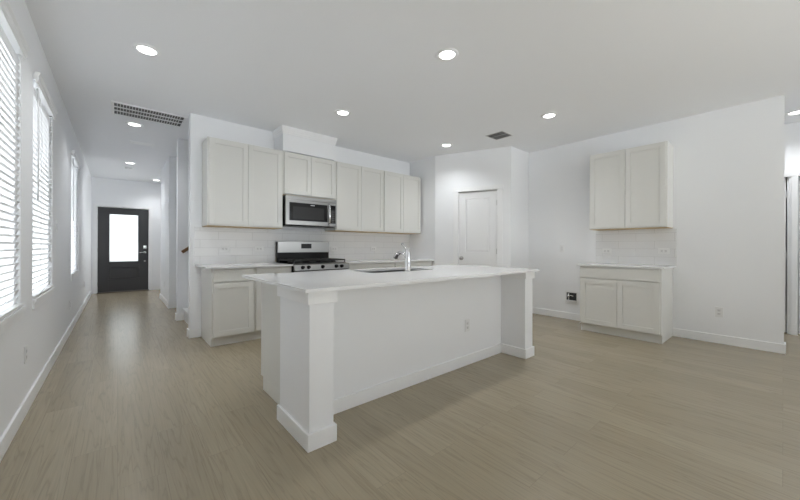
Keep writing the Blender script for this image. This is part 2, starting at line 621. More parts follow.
# boxed-in hood duct above the microwave cabinet, crown on top
ch = MB().box(1.677, 2.462, 4.37, YK, 2.412, 2.74)
ch = tag(ch.build('trim_1', M_WALL), 'white boxed duct cover with crown above the microwave cabinets', 'duct cover', kind='structure')
cr = MB()
for k, (o_, za, zb) in enumerate(((0.008, 2.638, 2.66), (0.014, 2.66, 2.69), (0.021, 2.69, 2.716), (0.026, 2.716, 2.739))):
    cr.box(1.677 - o_, 2.462 + o_, 4.37 - o_, YK - 0.001, za, zb)
cr.build('crown_molding', M_TRIM, ch)

# ------------------------------------------------------------------ baseboards
BT, BH = 0.014, 0.102


def bprof(mb, x0, x1, y0, y1, T=None):
    mb.box(x0, x1, y0, y1, 0, BH, T)
    return mb


struct('baseboard_left', bprof(MB(), XL, XL + BT, YREAR, YD), M_TRIM, 'white baseboard under the windows along the left wall', 'baseboard', 0.003)
b = bprof(MB(), XH - BT, 0.782, YK - BT, YK)
bprof(b, XH - BT, XH, YK, YK + 0.134)
bprof(b, XH, 0.79, YK + 0.12, YK + 0.134)
struct('baseboard_kitchen', b, M_TRIM, 'short white baseboard wrapping the kitchen wall end beside the base cabinet', 'baseboard', 0.003)
b = bprof(MB(), 0.68 - BT, 0.80, 5.93 - BT, 5.93)
bprof(b, 0.68 - BT, 0.68, 5.93, 6.064)
bprof(b, 0.68, 1.82, 6.05, 6.064)
struct('baseboard_stair', b, M_TRIM, 'white baseboard at the foot of the staircase wall', 'baseboard', 0.003)
b = bprof(MB(), 0.70 - BT, 1.82, 7.2 - BT, 7.2)
bprof(b, 0.70 - BT, 0.70, 7.2, 8.764)
bprof(b, 0.70, 1.6, 8.75, 8.764)
bprof(b, 1.82 - BT, 1.82, 6.064, 7.186)
struct('baseboard_hall', b, M_TRIM, 'white baseboard along the far right hallway wall', 'baseboard', 0.003)
b = bprof(MB(), XL + BT, DX0 - 0.075, YD - BT, YD)
bprof(b, DX1 + 0.075, 1.6, YD - BT, YD)
struct('baseboard_entry', b, M_TRIM, 'white baseboard beside the front door casing', 'baseboard', 0.003)
b = bprof(MB(), XR - BT, XR, -0.006 - BT, 0.912)
bprof(b, XR - BT, XR, 1.794, 2.848)
bprof(b, XR, XR + 0.12 + BT, -0.006 - BT, -0.006)
bprof(b, XR + 0.12, XR + 0.12 + BT, -0.006, 1.9)
struct('baseboard_right', b, M_TRIM, 'white baseboard along the right wall and around its end', 'baseboard', 0.003)
b = bprof(MB(), 4.783, XR - BT, 2.848 - BT, 2.848)
bprof(b, 0.0, SD0 - 0.1, -BT, 0, PT)
bprof(b, SD1 + 0.1, PLEN, -BT, 0, PT)
struct('baseboard_pantry', b, M_TRIM, 'white baseboard along the pantry walls', 'baseboard', 0.003)
b = bprof(MB(), XA - BT, XA, 0.83, 1.9)
bprof(b, XA - BT, XA, -1.09, -1.0)
struct('baseboard_alcove', b, M_TRIM, 'white baseboard on the far wall past the right wall', 'baseboard', 0.003)
struct('baseboard_rear', bprof(bprof(MB(), XL + BT, -0.25, YREAR, YREAR + BT), 6.45, XA - BT, YREAR, YREAR + BT), M_TRIM, 'white baseboard behind the camera', 'baseboard', 0.003)

# ------------------------------------------------------------------ windows (left wall)
WLAB = ['window behind the blind cut by the left photo edge', 'window behind the middle blind with the tilt wand',
        'window behind the farthest blind in the hallway', 'unseen left wall window added for daylight behind the camera', 'second unseen window added for daylight on the left wall']
def make_window(n, a, b, label):
    root = thing('window_%d' % n, label, 'window', (XL - 0.07, (a + b) / 2, WZ0), 0, kind='structure')
    hw = (b - a) / 2 - 0.001
    hz = WZ1 - WZ0
    T = Matrix.Rotation(PI / 2, 4, 'Z')
    f = MB()
    # frame in local yz plane: draw as xz and turn
    def fr(x0, x1, z0, z1, ww, y0, y1):
        for q in ((x0, x0 + ww, z0, z1), (x1 - ww, x1, z0, z1), (x0 + ww, x1 - ww, z0, z0 + ww), (x0 + ww, x1 - ww, z1 - ww, z1)):
            f.box(y0, y1, q[0], q[1], q[2], q[3])
    fr(-hw, hw, 0.001, hz - 0.001, 0.045, -0.06, -0.005)
    fr(-hw + 0.045, hw - 0.045, 0.046, hz - 0.046, 0.035, -0.045, -0.012)
    f.build('window_frame', M_VINYL, root, 0.003)
    MB().box(-0.026, -0.022, -hw + 0.08, hw - 0.08, 0.08, hz - 0.08).build('glass_pane', M_GLASS, root)
    MB().box(-0.004, 0.07, -hw, hw, 0.0005, 0.012).box(0.0705, 0.092, -hw - 0.02, hw + 0.02, -0.012, 0.012).build('window_sill', M_TRIM, root, 0.003)
    MB().box(0.0705, 0.083, -hw - 0.012, hw + 0.012, -0.062, -0.0125).build('apron', M_TRIM, root, 0.002)
    return root
for i, (a, b) in enumerate(WIN):
    make_window(i + 1, a, b, WLAB[i])
for i, (a, b) in enumerate(LW[:2]):
    make_window(i + 4, a, b, WLAB[3 + i])
for i, (a, b) in enumerate(RW):
    root = thing('window_%d' % (6 + i), 'wide unseen window added for daylight behind the camera, ' + ('left', 'middle', 'right')[i] + ' of three', 'window', ((a + b) / 2, YREAR - 0.06, 0.02), kind='structure')
    hw = (b - a) / 2 - 0.001
    MB().frame(-hw, hw, 0.001, 2.529, 0.05, -0.03, 0.03).box(-0.025, 0.025, -0.028, 0.028, 0.051, 2.479).build('window_frame', M_VINYL, root, 0.003)
    MB().box(-hw + 0.05, -0.025, -0.002, 0.002, 0.051, 2.479).box(0.025, hw - 0.05, -0.002, 0.002, 0.051, 2.479).build('glass_pane', M_GLASS, root)

root = thing('window_9', 'wide unseen window added on the far wall to light the left wall', 'window', (XA + 0.06, sum(AW) / 2, 0.02), PI / 2, kind='structure')
hw = (AW[1] - AW[0]) / 2 - 0.001
MB().frame(-hw, hw, 0.001, 2.529, 0.05, -0.03, 0.03).box(-0.025, 0.025, -0.028, 0.028, 0.051, 2.479).build('window_frame', M_VINYL, root, 0.003)
MB().box(-hw + 0.05, -0.025, -0.002, 0.002, 0.051, 2.479).box(0.025, hw - 0.05, -0.002, 0.002, 0.051, 2.479).build('glass_pane', M_GLASS, root)

root = thing('window_10', 'unseen entry window added to light the hall, round its far end', 'window', (1.66, sum(FW) / 2, 0.1), PI / 2, kind='structure')
hw = (FW[1] - FW[0]) / 2 - 0.001
MB().frame(-hw, hw, 0.001, 2.499, 0.05, -0.03, 0.03).build('window_frame', M_VINYL, root, 0.003)
MB().box(-hw + 0.05, hw - 0.05, -0.002, 0.002, 0.051, 2.449).build('glass_pane', M_GLASS, root)

# blinds: horizontal slats, valance, bottom rail, ladder cords, tilt wand
def make_blind(y0, y1, label):
    wd = y1 - y0
    root = thing('window_blind', label, 'blind', (XL + 0.024, (y0 + y1) / 2, WZ0 + 0.022), 0, 'white slatted window blinds')
    hw = wd / 2 - 0.005
    top = WZ1 - WZ0 - 0.02
    v = MB()
    prof = [(-0.012, top - 0.086), (0.0, top - 0.086), (0.0, top - 0.07), (0.005, top - 0.062), (0.005, top - 0.03), (0.014, top - 0.018), (0.014, top - 0.004), (-0.012, top - 0.004)]
    a = [v.bm.verts.new((x, -wd / 2 - 0.004, z)) for x, z in prof]
    c = [v.bm.verts.new((x, wd / 2 - 0.004, z)) for x, z in prof]
    v.bm.faces.new(a[::-1]); v.bm.faces.new(c)
    for i in range(len(prof)):
        j = (i + 1) % len(prof)
        v.bm.faces.new((a[i], a[j], c[j], c[i]))
    v.build('valance', M_VINYL, root, 0.001)
    MB().box(-0.06, -0.0125, -hw, hw, top - 0.06, top - 0.012).build('headrail', M_VINYL, root)
    s = MB()
    n = int((top - 0.08) / 0.0425)
    for k in range(n):
        z = 0.035 + k * 0.0425
        T = Matrix.Translation((-0.034, 0, z)) @ Matrix.Rotation(R(-71), 4, 'Y')
        m = 4
        for q in range(m):                           # slightly crowned slat
            x0, x1 = -0.025 + 0.05 * q / m, -0.025 + 0.05 * (q + 1) / m
            z0, z1 = [0.003 * (1 - (2 * x / 0.05) ** 2) for x in (x0, x1)]
            vs = [s.bm.verts.new(T @ Vector(p)) for p in ((x0, -hw, z0), (x1, -hw, z1), (x1, hw, z1), (x0, hw, z0),
                                                          (x0, -hw, z0 + 0.0028), (x1, -hw, z1 + 0.0028), (x1, hw, z1 + 0.0028), (x0, hw, z0 + 0.0028))]
            for f in ((3, 2, 1, 0), (4, 5, 6, 7), (0, 1, 5, 4), (1, 2, 6, 5), (2, 3, 7, 6), (3, 0, 4, 7)):
                s.bm.faces.new([vs[i] for i in f])
    s.build('slats', M_BLIND, root)
    MB().box(-0.058, -0.008, -hw, hw, -0.006, 0.012).build('bottom_rail', M_VINYL, root, 0.003)
    l = MB()
    for yy in (-hw * 0.62, hw * 0.62):
        l.box(-0.0035, -0.002, yy - 0.002, yy + 0.002, 0.0, top - 0.06).box(-0.064, -0.0625, yy - 0.002, yy + 0.002, 0.0, top - 0.06)
    l.build('ladder_cord', M_VINYL, root)
    MB().tube([(-0.014, -hw + 0.1, top - 0.09), (-0.008, -hw + 0.1, top - 0.5), (-0.01, -hw + 0.1, top - 0.93)], 0.0045, 8).build('tilt_wand', M_GREYSLOT, root)
    return root
blabs = ['white slatted blind at the left photo edge, nearest the camera',
         'white slatted blind in the middle of the three windows',
         'farthest and smallest white slatted blind, down the hallway']
bl0 = make_blind(*WIN[0], blabs[0])
for i in (1, 2):
    dup(bl0, (XL + 0.024, sum(WIN[i]) / 2, WZ0 + 0.022), (0, 0, 0), blabs[i])

# ------------------------------------------------------------------ front door
d = thing('door_1', 'charcoal front door with a tall pebbled glass pane at the hall end', 'door', (0.115, YD + 0.03, 0), kind='structure')
hw = 0.477
gx0, gx1, gz0, gz1 = -0.29, 0.292, 0.72, 1.91
px0, px1, pz0, pz1 = -0.286, 0.284, 0.32, 0.615
s = MB()
z0, z1 = 0.02, 2.046
for q in ((-hw, gx0, z0, z1), (gx1, hw, z0, z1), (gx0, gx1, gz1, z1), (gx0, gx1, pz1, gz0), (gx0, gx1, z0, pz0)):
    s.box(q[0], q[1], 0, 0.044, q[2], q[3])
s.box(gx0, gx1, 0.03, 0.04, pz0, pz1).box(gx0 + 0.04, gx1 - 0.04, 0.006, 0.03, pz0 + 0.04, pz1 - 0.04)
slab = s.build('door_slab', M_CHARCOAL, d, 0.002)
MB().frame(gx0, gx1, gz0, gz1, 0.02, -0.008, 0.052).build('glazing_bead', M_CHARCOAL, d, 0.003)
MB().box(gx0 + 0.02, gx1 - 0.02, 0.018, 0.026, gz0 + 0.02, gz1 - 0.02).build('glass_pane', M_FROST, d)
TY = Matrix.Rotation(PI / 2, 4, 'X')
def onface(x, z, y=0.0):
    return Matrix.Translation((x, y, z)) @ TY
hd = MB().lathe([(0, 0.0), (0.031, 0.0), (0.031, 0.006), (0.026, 0.012), (0.011, 0.014), (0.011, 0.05), (0, 0.05)], onface(0.405, 0.965))
hd.tube([(0.412, -0.048, 0.965), (0.36, -0.05, 0.966), (0.30, -0.046, 0.962)], [0.011, 0.0095, 0.008])
hd.build('door_handle', M_CHROME, d)
MB().box(0.372, 0.438, -0.02, 0.0, 1.055, 1.14).lathe([(0, 0.02), (0.022, 0.02), (0.02, 0.03), (0, 0.03)], onface(0.405, 1.085)).build('deadbolt', M_CHROME, d, 0.004)
MB().lathe([(0, 0), (0.02, 0), (0.018, 0.005), (0, 0.006)], onface(0.405, 0.745)).build('round_plate', M_NICKEL, d)
for z in (0.22, 1.02, 1.82):
    MB().box(-hw - 0.012, -hw + 0.003, -0.008, 0.002, z - 0.05, z + 0.05).build('hinge', M_NICKEL, d)
MB().box(-0.49, 0.49, -0.05, 0.09, 0.0, 0.016).build('threshold', M_BRONZE, d, 0.004)
t = MB()
t.box(DX0, DX0 + 0.008, YD, YD + 0.12, 0, DZ).box(DX1 - 0.008, DX1, YD, YD + 0.12, 0, DZ).box(DX0, DX1, YD, YD + 0.12, DZ - 0.008, DZ)
t.box(DX0 + 0.008, DX0 + 0.022, YD + 0.078, YD + 0.12, 0, DZ - 0.008).box(DX1 - 0.022, DX1 - 0.008, YD + 0.078, YD + 0.12, 0, DZ - 0.008).box(DX0 + 0.022, DX1 - 0.022, YD + 0.078, YD + 0.12, DZ - 0.03, DZ - 0.008)
t.box(DX0 - 0.07, DX0 + 0.002, YD - 0.018, YD, 0, DZ + 0.07).box(DX1 - 0.002, DX1 + 0.07, YD - 0.018, YD, 0, DZ + 0.07).box(DX0 + 0.002, DX1 - 0.002, YD - 0.018, YD, DZ - 0.002, DZ + 0.07)
struct('trim_2', t, M_TRIM, 'white casing around the charcoal front door', 'door casing', 0.002)


def panel_door(root, w_, h_, th=0.035):
    """two panel moulded door leaf, local x 0..w, front at y=0 facing -y"""
    st, x0, x1 = 0.115, 0.0, w_
    zs = (0.01, 0.22, 0.83, 1.035, h_ - 0.11, h_)
    s = MB()
    s.box(x0, st, 0, th, zs[0], zs[5]).box(x1 - st, x1, 0, th, zs[0], zs[5])
    s.box(st, x1 - st, 0, th, zs[0], zs[1]).box(st, x1 - st, 0, th, zs[2], zs[3]).box(st, x1 - st, 0, th, zs[4], zs[5])
    for a, b in ((zs[1], zs[2]), (zs[3], zs[4])):
        s.box(st, x1 - st, 0.012, th - 0.012, a, b)
        m = 0.028
        q = MB
        # raised field with sloping border
        o = [(st + 0.006, a + 0.006), (x1 - st - 0.006, a + 0.006), (x1 - st - 0.006, b - 0.006), (st + 0.006, b - 0.006)]
        i_ = [(st + m, a + m), (x1 - st - m, a + m), (x1 - st - m, b - m), (st + m, b - m)]
        vo = [s.bm.verts.new((x, 0.012, z)) for x, z in o]
        vi = [s.bm.verts.new((x, 0.003, z)) for x, z in i_]
        s.bm.faces.new(vi)
        for k in range(4):
            s.bm.faces.new((vo[k], vo[(k + 1) % 4], vi[(k + 1) % 4], vi[k]))
    return s.build('door_slab', M_DOOR, root, 0.0015)


def door_knob(root, x, z):
    return MB().lathe([(0, 0), (0.031, 0), (0.031, 0.004), (0.024, 0.01), (0.011, 0.014), (0.010, 0.034), (0.018, 0.04), (0.027, 0.048),
                       (0.029, 0.058), (0.025, 0.067), (0.012, 0.072), (0, 0.073)], onface(x, z)).build('door_knob', M_NICKEL, root)


# pantry door
org = PT @ Vector((SD0 + 0.008, 0.012, 0))
d = thing('door_2', 'white two panel pantry door with a satin knob', 'door', org, PANG, kind='structure')
wl = SD1 - SD0 - 0.016
panel_door(d, wl, 2.05)
door_knob(d, 0.05, 0.93)
for z in (0.25, 1.05, 1.85):
    MB().box(wl - 0.004, wl + 0.006, -0.007, 0.003, z - 0.045, z + 0.045).build('hinge', M_NICKEL, d)
t = MB()
t.box(SD0, SD0 + 0.005, 0, 0.1, 0, SDZ, PT).box(SD1 - 0.005, SD1, 0, 0.1, 0, SDZ, PT).box(SD0, SD1, 0, 0.1, SDZ - 0.006, SDZ, PT)
t.box(SD0 - 0.085, SD0 + 0.002, -0.018, 0, 0, SDZ, PT).box(SD1 - 0.002, SD1 + 0.085, -0.018, 0, 0, SDZ, PT)
t.box(SD0 - 0.097, SD1 + 0.097, -0.024, 0, SDZ, SDZ + 0.07, PT)
struct('trim_3', t, M_TRIM, 'white casing around the pantry door', 'door casing', 0.002)

# two doors on the far wall past the right wall
for n, (a, b), gap, lab in ((3, AD[0], 0.045, 'white door just past the end of the right wall, dark gap at its edge'),
                            (4, AD[1], 0.008, 'white door at the right photo edge past the right wall')):
    d = thing('door_%d' % n, lab, 'door', (XA + 0.03, b - 0.008, 0), -PI / 2, kind='structure')
    panel_door(d, b - a - 0.008 - gap, 2.03)
    door_knob(d, 0.06, 0.93)
    for z in (0.22, 1.02, 1.82):
        MB().box(b - a - 0.012 - gap, b - a - 0.002 - gap, -0.006, 0.004, z - 0.045, z + 0.045).build('hinge', M_PLASTIC, d)
t = MB()
for a, b in AD:
    t.box(XA - 0.016, XA, a - 0.059, a, 0, ADZ).box(XA, XA + 0.12, a, a + 0.018, 0, ADZ)
t.box(XA + 0.018, XA + 0.06, AD[0][0] + 0.018, AD[0][0] + 0.034, 0, ADZ)
t.box(XA - 0.016, XA, AD[0][1], AD[0][1] + 0.06, 0, ADZ)
t.box(XA - 0.02, XA, AD[1][0] - 0.07, AD[0][1] + 0.07, ADZ, ADZ + 0.075)
struct('trim_4', t, M_TRIM, 'white casing around the doors past the right wall', 'door casing', 0.002)

# ------------------------------------------------------------------ staircase and handrail
st = MB()
x, z = 0.765, 0.0
prof = [(x, 0.0)]
for k in range(9):
    prof += [(x, z + 0.155), (x - 0.022, z + 0.155), (x - 0.022, z + 0.185)]
    z += 0.185
    x += 0.26
    prof += [(x, z)]
prof += [(x, 0.0)]
a = [st.bm.verts.new((px, YK + 0.136, pz)) for px, pz in prof]
c = [st.bm.verts.new((px, 5.912, pz)) for px, pz in prof]
st.bm.faces.new(a); st.bm.faces.new(c[::-1])
for i in range(len(prof)):
    j = (i + 1) % len(prof)
    st.bm.faces.new((a[i], a[j], c[j], c[i]))
tag(st.build('staircase', M_TREAD), 'white stair flight rising out of sight behind the kitchen wall', 'staircase', kind='structure')
hr = thing('handrail', 'brown wooden handrail on the wall beside the staircase', 'handrail', (0.73, 5.93, 1.03))
MB().tube([(0.0, -0.065, 0.0), (0.7, -0.065, 0.5), (2.0, -0.065, 1.43)], 0.024, 14).build('rail', M_OAK, hr)
for k in (0.22, 1.5):
    z = 0.712 * k
    MB().tube([(k, -0.003, z - 0.07), (k, -0.06, z - 0.065), (k, -0.065, z - 0.02)], 0.008, 8).build('bracket', M_NICKEL, hr)


# ------------------------------------------------------------------ cabinets
def shaker(mb, x0, x1, z0, z1, y=-0.02, th=0.02, st=0.058):
    mb.box(x0, x0 + st, y, y + th, z0, z1).box(x1 - st, x1, y, y + th, z0, z1)
    mb.box(x0 + st, x1 - st, y, y + th, z0, z0 + st).box(x0 + st, x1 - st, y, y + th, z1 - st, z1)
    mb.box(x0 + st, x1 - st, y + 0.009, y + th - 0.002, z0 + st, z1 - st)
    return mb


def wall_cabinet(loc, w_, h_, label, rz=0.0, dp=0.325, rev=0.014, group='white wall cabinets'):
    r = thing('wall_cabinet', label, 'cabinet', loc, rz, group)
    b = MB()
    b.box(0, 0.016, 0.0, dp, 0, h_).box(w_ - 0.016, w_, 0.0, dp, 0, h_)
    b.box(0.016, w_ - 0.016, 0.002, dp, h_ - 0.016, h_).box(0.016, w_ - 0.016, dp - 0.01, dp, 0.03, h_ - 0.016)
    b.box(0.016, w_ - 0.016, 0.0, 0.019, 0.0, 0.035).box(0.016, w_ - 0.016, 0.0, 0.019, h_ - 0.045, h_ - 0.016)
    b.box(w_ / 2 - 0.03, w_ / 2 + 0.03, 0.0, 0.019, 0.035, h_ - 0.045)
    b.build('cabinet_body', M_CAB, r, 0.001)
    q = MB().box(0.0, w_, 0.001, dp, -0.004, -0.0003).box(0.016, w_ - 0.016, 0.0195, dp - 0.01, 0.012, 0.024)
    q.build('bottom_panel', M_BIRCH, r)['label'] = 'unpainted wood underside'
    mid = w_ / 2
    for a, c in ((rev, mid - 0.002), (mid + 0.002, w_ - rev)):
        shaker(MB(), a, c, 0.012, h_ - 0.012).build('cabinet_door', M_CAB, r, 0.0012)
    return r


def base_cabinet(loc, w_, label, rz=0.0, dp=0.595, h_=0.873, doors=2, drawer=True, rev=0.014, group='white base cabinets'):
    r = thing('base_cabinet', label, 'cabinet', loc, rz, group)
    b = MB()
    for x0, x1 in ((0, 0.017), (w_ - 0.017, w_)):
        b.box(x0, x1, 0.0, dp, 0.1, h_).box(x0, x1, 0.05, dp, 0.0, 0.1)
    b.box(0.017, w_ - 0.017, dp - 0.01, dp, 0.1, h_).box(0.017, w_ - 0.017, 0.0, dp - 0.01, 0.1, 0.118)
    b.box(0.017, 0.04, 0.0, 0.019, 0.118, h_).box(w_ - 0.04, w_ - 0.017, 0.0, 0.019, 0.118, h_)
    b.box(0.04, w_ - 0.04, 0.0, 0.019, h_ - 0.03, h_).box(0.04, w_ - 0.04, 0.0, 0.019, 0.118, 0.14)
    if drawer:
        b.box(0.04, w_ - 0.04, 0.0, 0.019, 0.70, 0.735)
    b.box(w_ / 2 - 0.025, w_ / 2 + 0.025, 0.0, 0.019, 0.14, 0.70 if drawer else h_ - 0.03)
    b.build('cabinet_body', M_CAB, r, 0.001)
    MB().box(0.017, w_ - 0.017, 0.05, 0.062, 0.0, 0.0995).build('toe_kick', M_CAB, r)
    top = 0.708 if drawer else h_ - 0.012
    if doors == 2:
        sp = ((rev, w_ / 2 - 0.002), (w_ / 2 + 0.002, w_ - rev))
    else:
        sp = ((rev, w_ - rev),)
    for a, c in sp:
        shaker(MB(), a, c, 0.115, top).build('cabinet_door', M_CAB, r, 0.0012)
    if drawer:
        MB().box(rev, w_ - rev, -0.02, 0.0, 0.722, h_ - 0.014).build('drawer_front', M_CAB, r, 0.0015)
    return r


YU = 4.37
UZ, UH = 1.366, 1.036
wall_cabinet((0.79, YU, UZ), 0.885, UH, 'tall white wall cabinet left of the microwave, beside the hallway opening')
wall_cabinet((1.676, YU, 1.822), 0.794, UZ + UH - 1.822, 'short white wall cabinet above the microwave')
wall_cabinet((2.471, YU, UZ), 0.902, UH, 'tall white wall cabinet just right of the microwave')
wall_cabinet((3.374, YU, UZ), 0.870, UH, 'tall white wall cabinet in the corner, second right of the microwave')
wall_cabinet((5.02, 1.772, UZ + 0.004), 0.862, UH, 'white wall cabinet hanging alone over the small counter on the right wall', rz=-PI / 2)

YB_ = 4.095
base_cabinet((0.785, YB_, 0), 0.450, 'white base cabinet at the hallway end of the kitchen counter', doors=1)
base_cabinet((1.2355, YB_, 0), 0.450, 'white base cabinet against the left side of the range', doors=1)
base_cabinet((2.506, YB_, 0), 0.880, 'white base cabinet right of the range, behind the island')
base_cabinet((3.3865, YB_, 0), 0.880, 'white base cabinet in the kitchen corner, behind the faucet')
base_cabinet((4.75, 1.793, 0), 0.880, 'white base cabinet standing alone under the small right wall counter', rz=-PI / 2)

CZ0, CZ1 = 0.8735, 0.8935
def counter(x0, x1, y0, y1, label, z0=CZ0, z1=CZ1):
    return tag(MB().box(x0, x1, y0, y1, z0, z1).build('countertop', M_QUARTZ), label, 'countertop')
counter(0.718, 1.688, 4.045, YK - 0.001, 'white quartz countertop between the hallway and the range')
counter(2.504, XP - 0.001, 4.045, YK - 0.001, 'white quartz countertop right of the range, behind the island')
counter(4.715, XR - 0.001, 0.882, 1.826, 'small white quartz countertop on the lone right wall base cabinet')

tag(MB().box(0.712, XP - 0.001, YK - 0.008, YK - 0.0005, CZ1 + 0.0005, UZ - 0.006).build('tile_backsplash', tile_mat('tile_kitchen', 'X', 0.05, -CZ1 + 0.104)),
    'white subway tile backsplash behind the range', 'backsplash')
tag(MB().box(XR - 0.008, XR - 0.0005, 0.876, 1.80, CZ1 + 0.0005, UZ - 0.006).build('tile_backsplash', tile_mat('tile_hutch', 'Y', 0.13, -CZ1 + 0.104)),
    'small white subway tile backsplash between the right wall cabinets', 'backsplash')

# ------------------------------------------------------------------ island
isl = thing('kitchen_island', 'white half wall of the kitchen island with two square end columns', 'kitchen island', (2.02, 1.96, 0))
YW = 1.96
MB().box(0.947, 3.106, YW, 2.09, 0, CZ0 - 0.001).build('half_wall', M_WALL, isl, world=True)
MB().box(0.947, 3.106, YW - BT, YW - 0.0005, 0, 0.096).build('baseboard', M_TRIM, isl, 0.003, world=True)
for x0, x1 in ((0.797, 0.947), (3.106, 3.256)):
    c = MB().box(x0, x1, 1.688, 2.118, 0, CZ0 - 0.001).build('column', M_WALL, isl, 0.002, world=True)
    p = MB()
    o, i = 0.015, 0.0
    inner_l, inner_r = (x0 - o, x1 + o)
    p.box(inner_l, inner_r, 1.688 - o, 1.6875, 0, 0.096)
    p.box(inner_l, x0 - 0.0005, 1.6875, 2.133, 0, 0.096)
    p.box(x1 + 0.0005, inner_r, 1.6875, YW - BT - 0.001 if x0 < 2 else 2.133, 0, 0.096)
    if x0 > 2:
        pass
    p.build('plinth', M_TRIM, c, 0.003, world=True)
    q = MB()
    q.box(inner_l, inner_r, 1.688 - o, 1.6875, 0.80, CZ0 - 0.001)
    q.box(inner_l, x0 - 0.0005, 1.6875, 2.133, 0.80, CZ0 - 0.001)
    q.box(x1 + 0.0005, inner_r, 1.6875, YW if x0 < 2 else 2.133, 0.80, CZ0 - 0.001)
    q.build('capital', M_TRIM, c, 0.002, world=True)
# cabinets behind the half wall face the range
base_cabinet((1.598, 2.7, 0), 0.733, 'white island cabinet behind the near left column', rz=PI, dp=0.56, group='white island cabinets')
base_cabinet((2.513, 2.7, 0), 0.913, 'white island sink cabinet below the faucet', rz=PI, dp=0.56, drawer=False, group='white island cabinets')
base_cabinet((3.2, 2.7, 0), 0.685, 'white island cabinet behind the far right column', rz=PI, dp=0.56, group='white island cabinets')

# island top with the sink cut out
SX0, SX1, SY0, SY1 = 1.66, 2.44, 2.285, 2.665
IX0, IX1, IY0, IY1 = 0.746, 3.285, 1.628, 2.785
m = MB()
def ring(z):
    o = [m.bm.verts.new((x, y, z)) for x, y in ((IX0, IY0), (IX1, IY0), (IX1, IY1), (IX0, IY1))]
    r_ = 0.05
    inn = []
    cs = [(SX0 + r_, SY0 + r_, PI), (SX1 - r_, SY0 + r_, 1.5 * PI), (SX1 - r_, SY1 - r_, 0), (SX0 + r_, SY1 - r_, 0.5 * PI)]
    for cx, cy, a0 in cs:
        inn.append([m.bm.verts.new((cx + r_ * math.cos(a0 + t * PI / 8), cy + r_ * math.sin(a0 + t * PI / 8), z)) for t in range(5)])
    return o, inn
to, ti = ring(CZ1)
bo, bi = ring(CZ0)
for o, inn, up in ((to, ti, 1), (bo, bi, 0)):
    for k in range(4):
        j = (k + 1) % 4
        m.bm.faces.new([o[k], o[j], inn[j][0], inn[k][4]])
        m.bm.faces.new([o[k], inn[k][4], inn[k][3], inn[k][2], inn[k][1], inn[k][0]])
for k in range(4):
    j = (k + 1) % 4
    m.bm.faces.new((to[k], to[j], bo[j], bo[k]))
    for t in range(4):
        m.bm.faces.new((ti[k][t], ti[k][t + 1], bi[k][t + 1], bi[k][t]))
    m.bm.faces.new((ti[k][4], ti[j][0], bi[j][0], bi[k][4]))
tag(m.build('countertop', M_QUARTZ), 'long white quartz island countertop with the sink cut into it', 'countertop')

sk = thing('sink', 'stainless undermount sink set into the island countertop', 'sink', ((SX0 + SX1) / 2, (SY0 + SY1) / 2, CZ0 - 0.215))
hx, hy, dz = (SX1 - SX0) / 2 + 0.006, (SY1 - SY0) / 2 + 0.006, 0.2145
MB().box(-hx, hx, -hy, hy, 0, 0.004).box(-hx, -hx + 0.004, -hy, hy, 0.004, dz).box(hx - 0.004, hx, -hy, hy, 0.004, dz) \
    .box(-hx + 0.004, hx - 0.004, -hy, -hy + 0.004, 0.004, dz).box(-hx + 0.004, hx - 0.004, hy - 0.004, hy, 0.004, dz).build('bowl', M_SINK, sk)
MB().lathe([(0, 0.006), (0.03, 0.006), (0.032, 0.009), (0.045, 0.009), (0.047, 0.0045)]).build('drain', M_CHROME, sk)

fa = thing('kitchen_faucet', 'chrome single handle pull-out faucet at the island sink', 'faucet', (2.012, 2.235, CZ1 + 0.0002))
MB().lathe([(0, 0), (0.029, 0), (0.031, 0.006), (0.027, 0.012), (0.0255, 0.10), (0.025, 0.165), (0.021, 0.196), (0.011, 0.216), (0, 0.22)]).build('faucet_body', M_CHROME, fa)
MB().tube([(0, 0.0, 0.105), (0, 0.035, 0.148), (0, 0.072, 0.168), (0, 0.105, 0.172), (0, 0.135, 0.163)], [0.0145, 0.0145, 0.015, 0.0155, 0.016], 14).build('spout', M_CHROME, fa)
MB().tube([(0, 0.118, 0.170), (0, 0.148, 0.158), (0, 0.168, 0.138), (0, 0.178, 0.118)], [0.0165, 0.0195, 0.0215, 0.020], 14).build('spray_head', M_CHROME, fa)
MB().tube([(0, -0.002, 0.19), (0, 0.03, 0.216), (0, 0.062, 0.24), (0, 0.082, 0.254)], [0.016, 0.012, 0.009, 0.012], 10).build('handle', M_CHROME, fa)

# ------------------------------------------------------------------ range
rg = thing('gas_range', 'stainless and black gas range between the kitchen counters', 'range', (2.097, 4.055, 0))
hw = 0.403
MB().box(-hw, hw, 0.0, 0.62, 0.04, 0.865).box(-hw + 0.03, hw - 0.03, 0.03, 0.6, 0.0, 0.04).build('oven_body', M_ENAMEL, rg, 0.003)
dr = MB().box(-hw + 0.003, hw - 0.003, -0.035, -0.001, 0.235, 0.80).build('oven_door', M_STEEL, rg, 0.004)
MB().box(-0.26, 0.26, -0.037, -0.0352, 0.36, 0.66).build('oven_window', M_BLACKGLASS, dr)
MB().tube([(-0.34, -0.037, 0.755), (-0.33, -0.08, 0.755), (0.33, -0.08, 0.755), (0.34, -0.037, 0.755)], 0.011, 10).build('oven_handle', M_STEEL, dr)
MB().box(-hw + 0.003, hw - 0.003, -0.03, -0.001, 0.05, 0.225).build('storage_drawer', M_STEEL, rg, 0.004)
cp = MB()
pr_ = [(0.0, 0.808), (-0.04, 0.812), (-0.028, 0.886), (0.03, 0.9), (0.03, 0.87), (0.0, 0.865)]
cp.profile_x(pr_, -hw, hw).build('control_panel', M_STEEL, rg, 0.002)
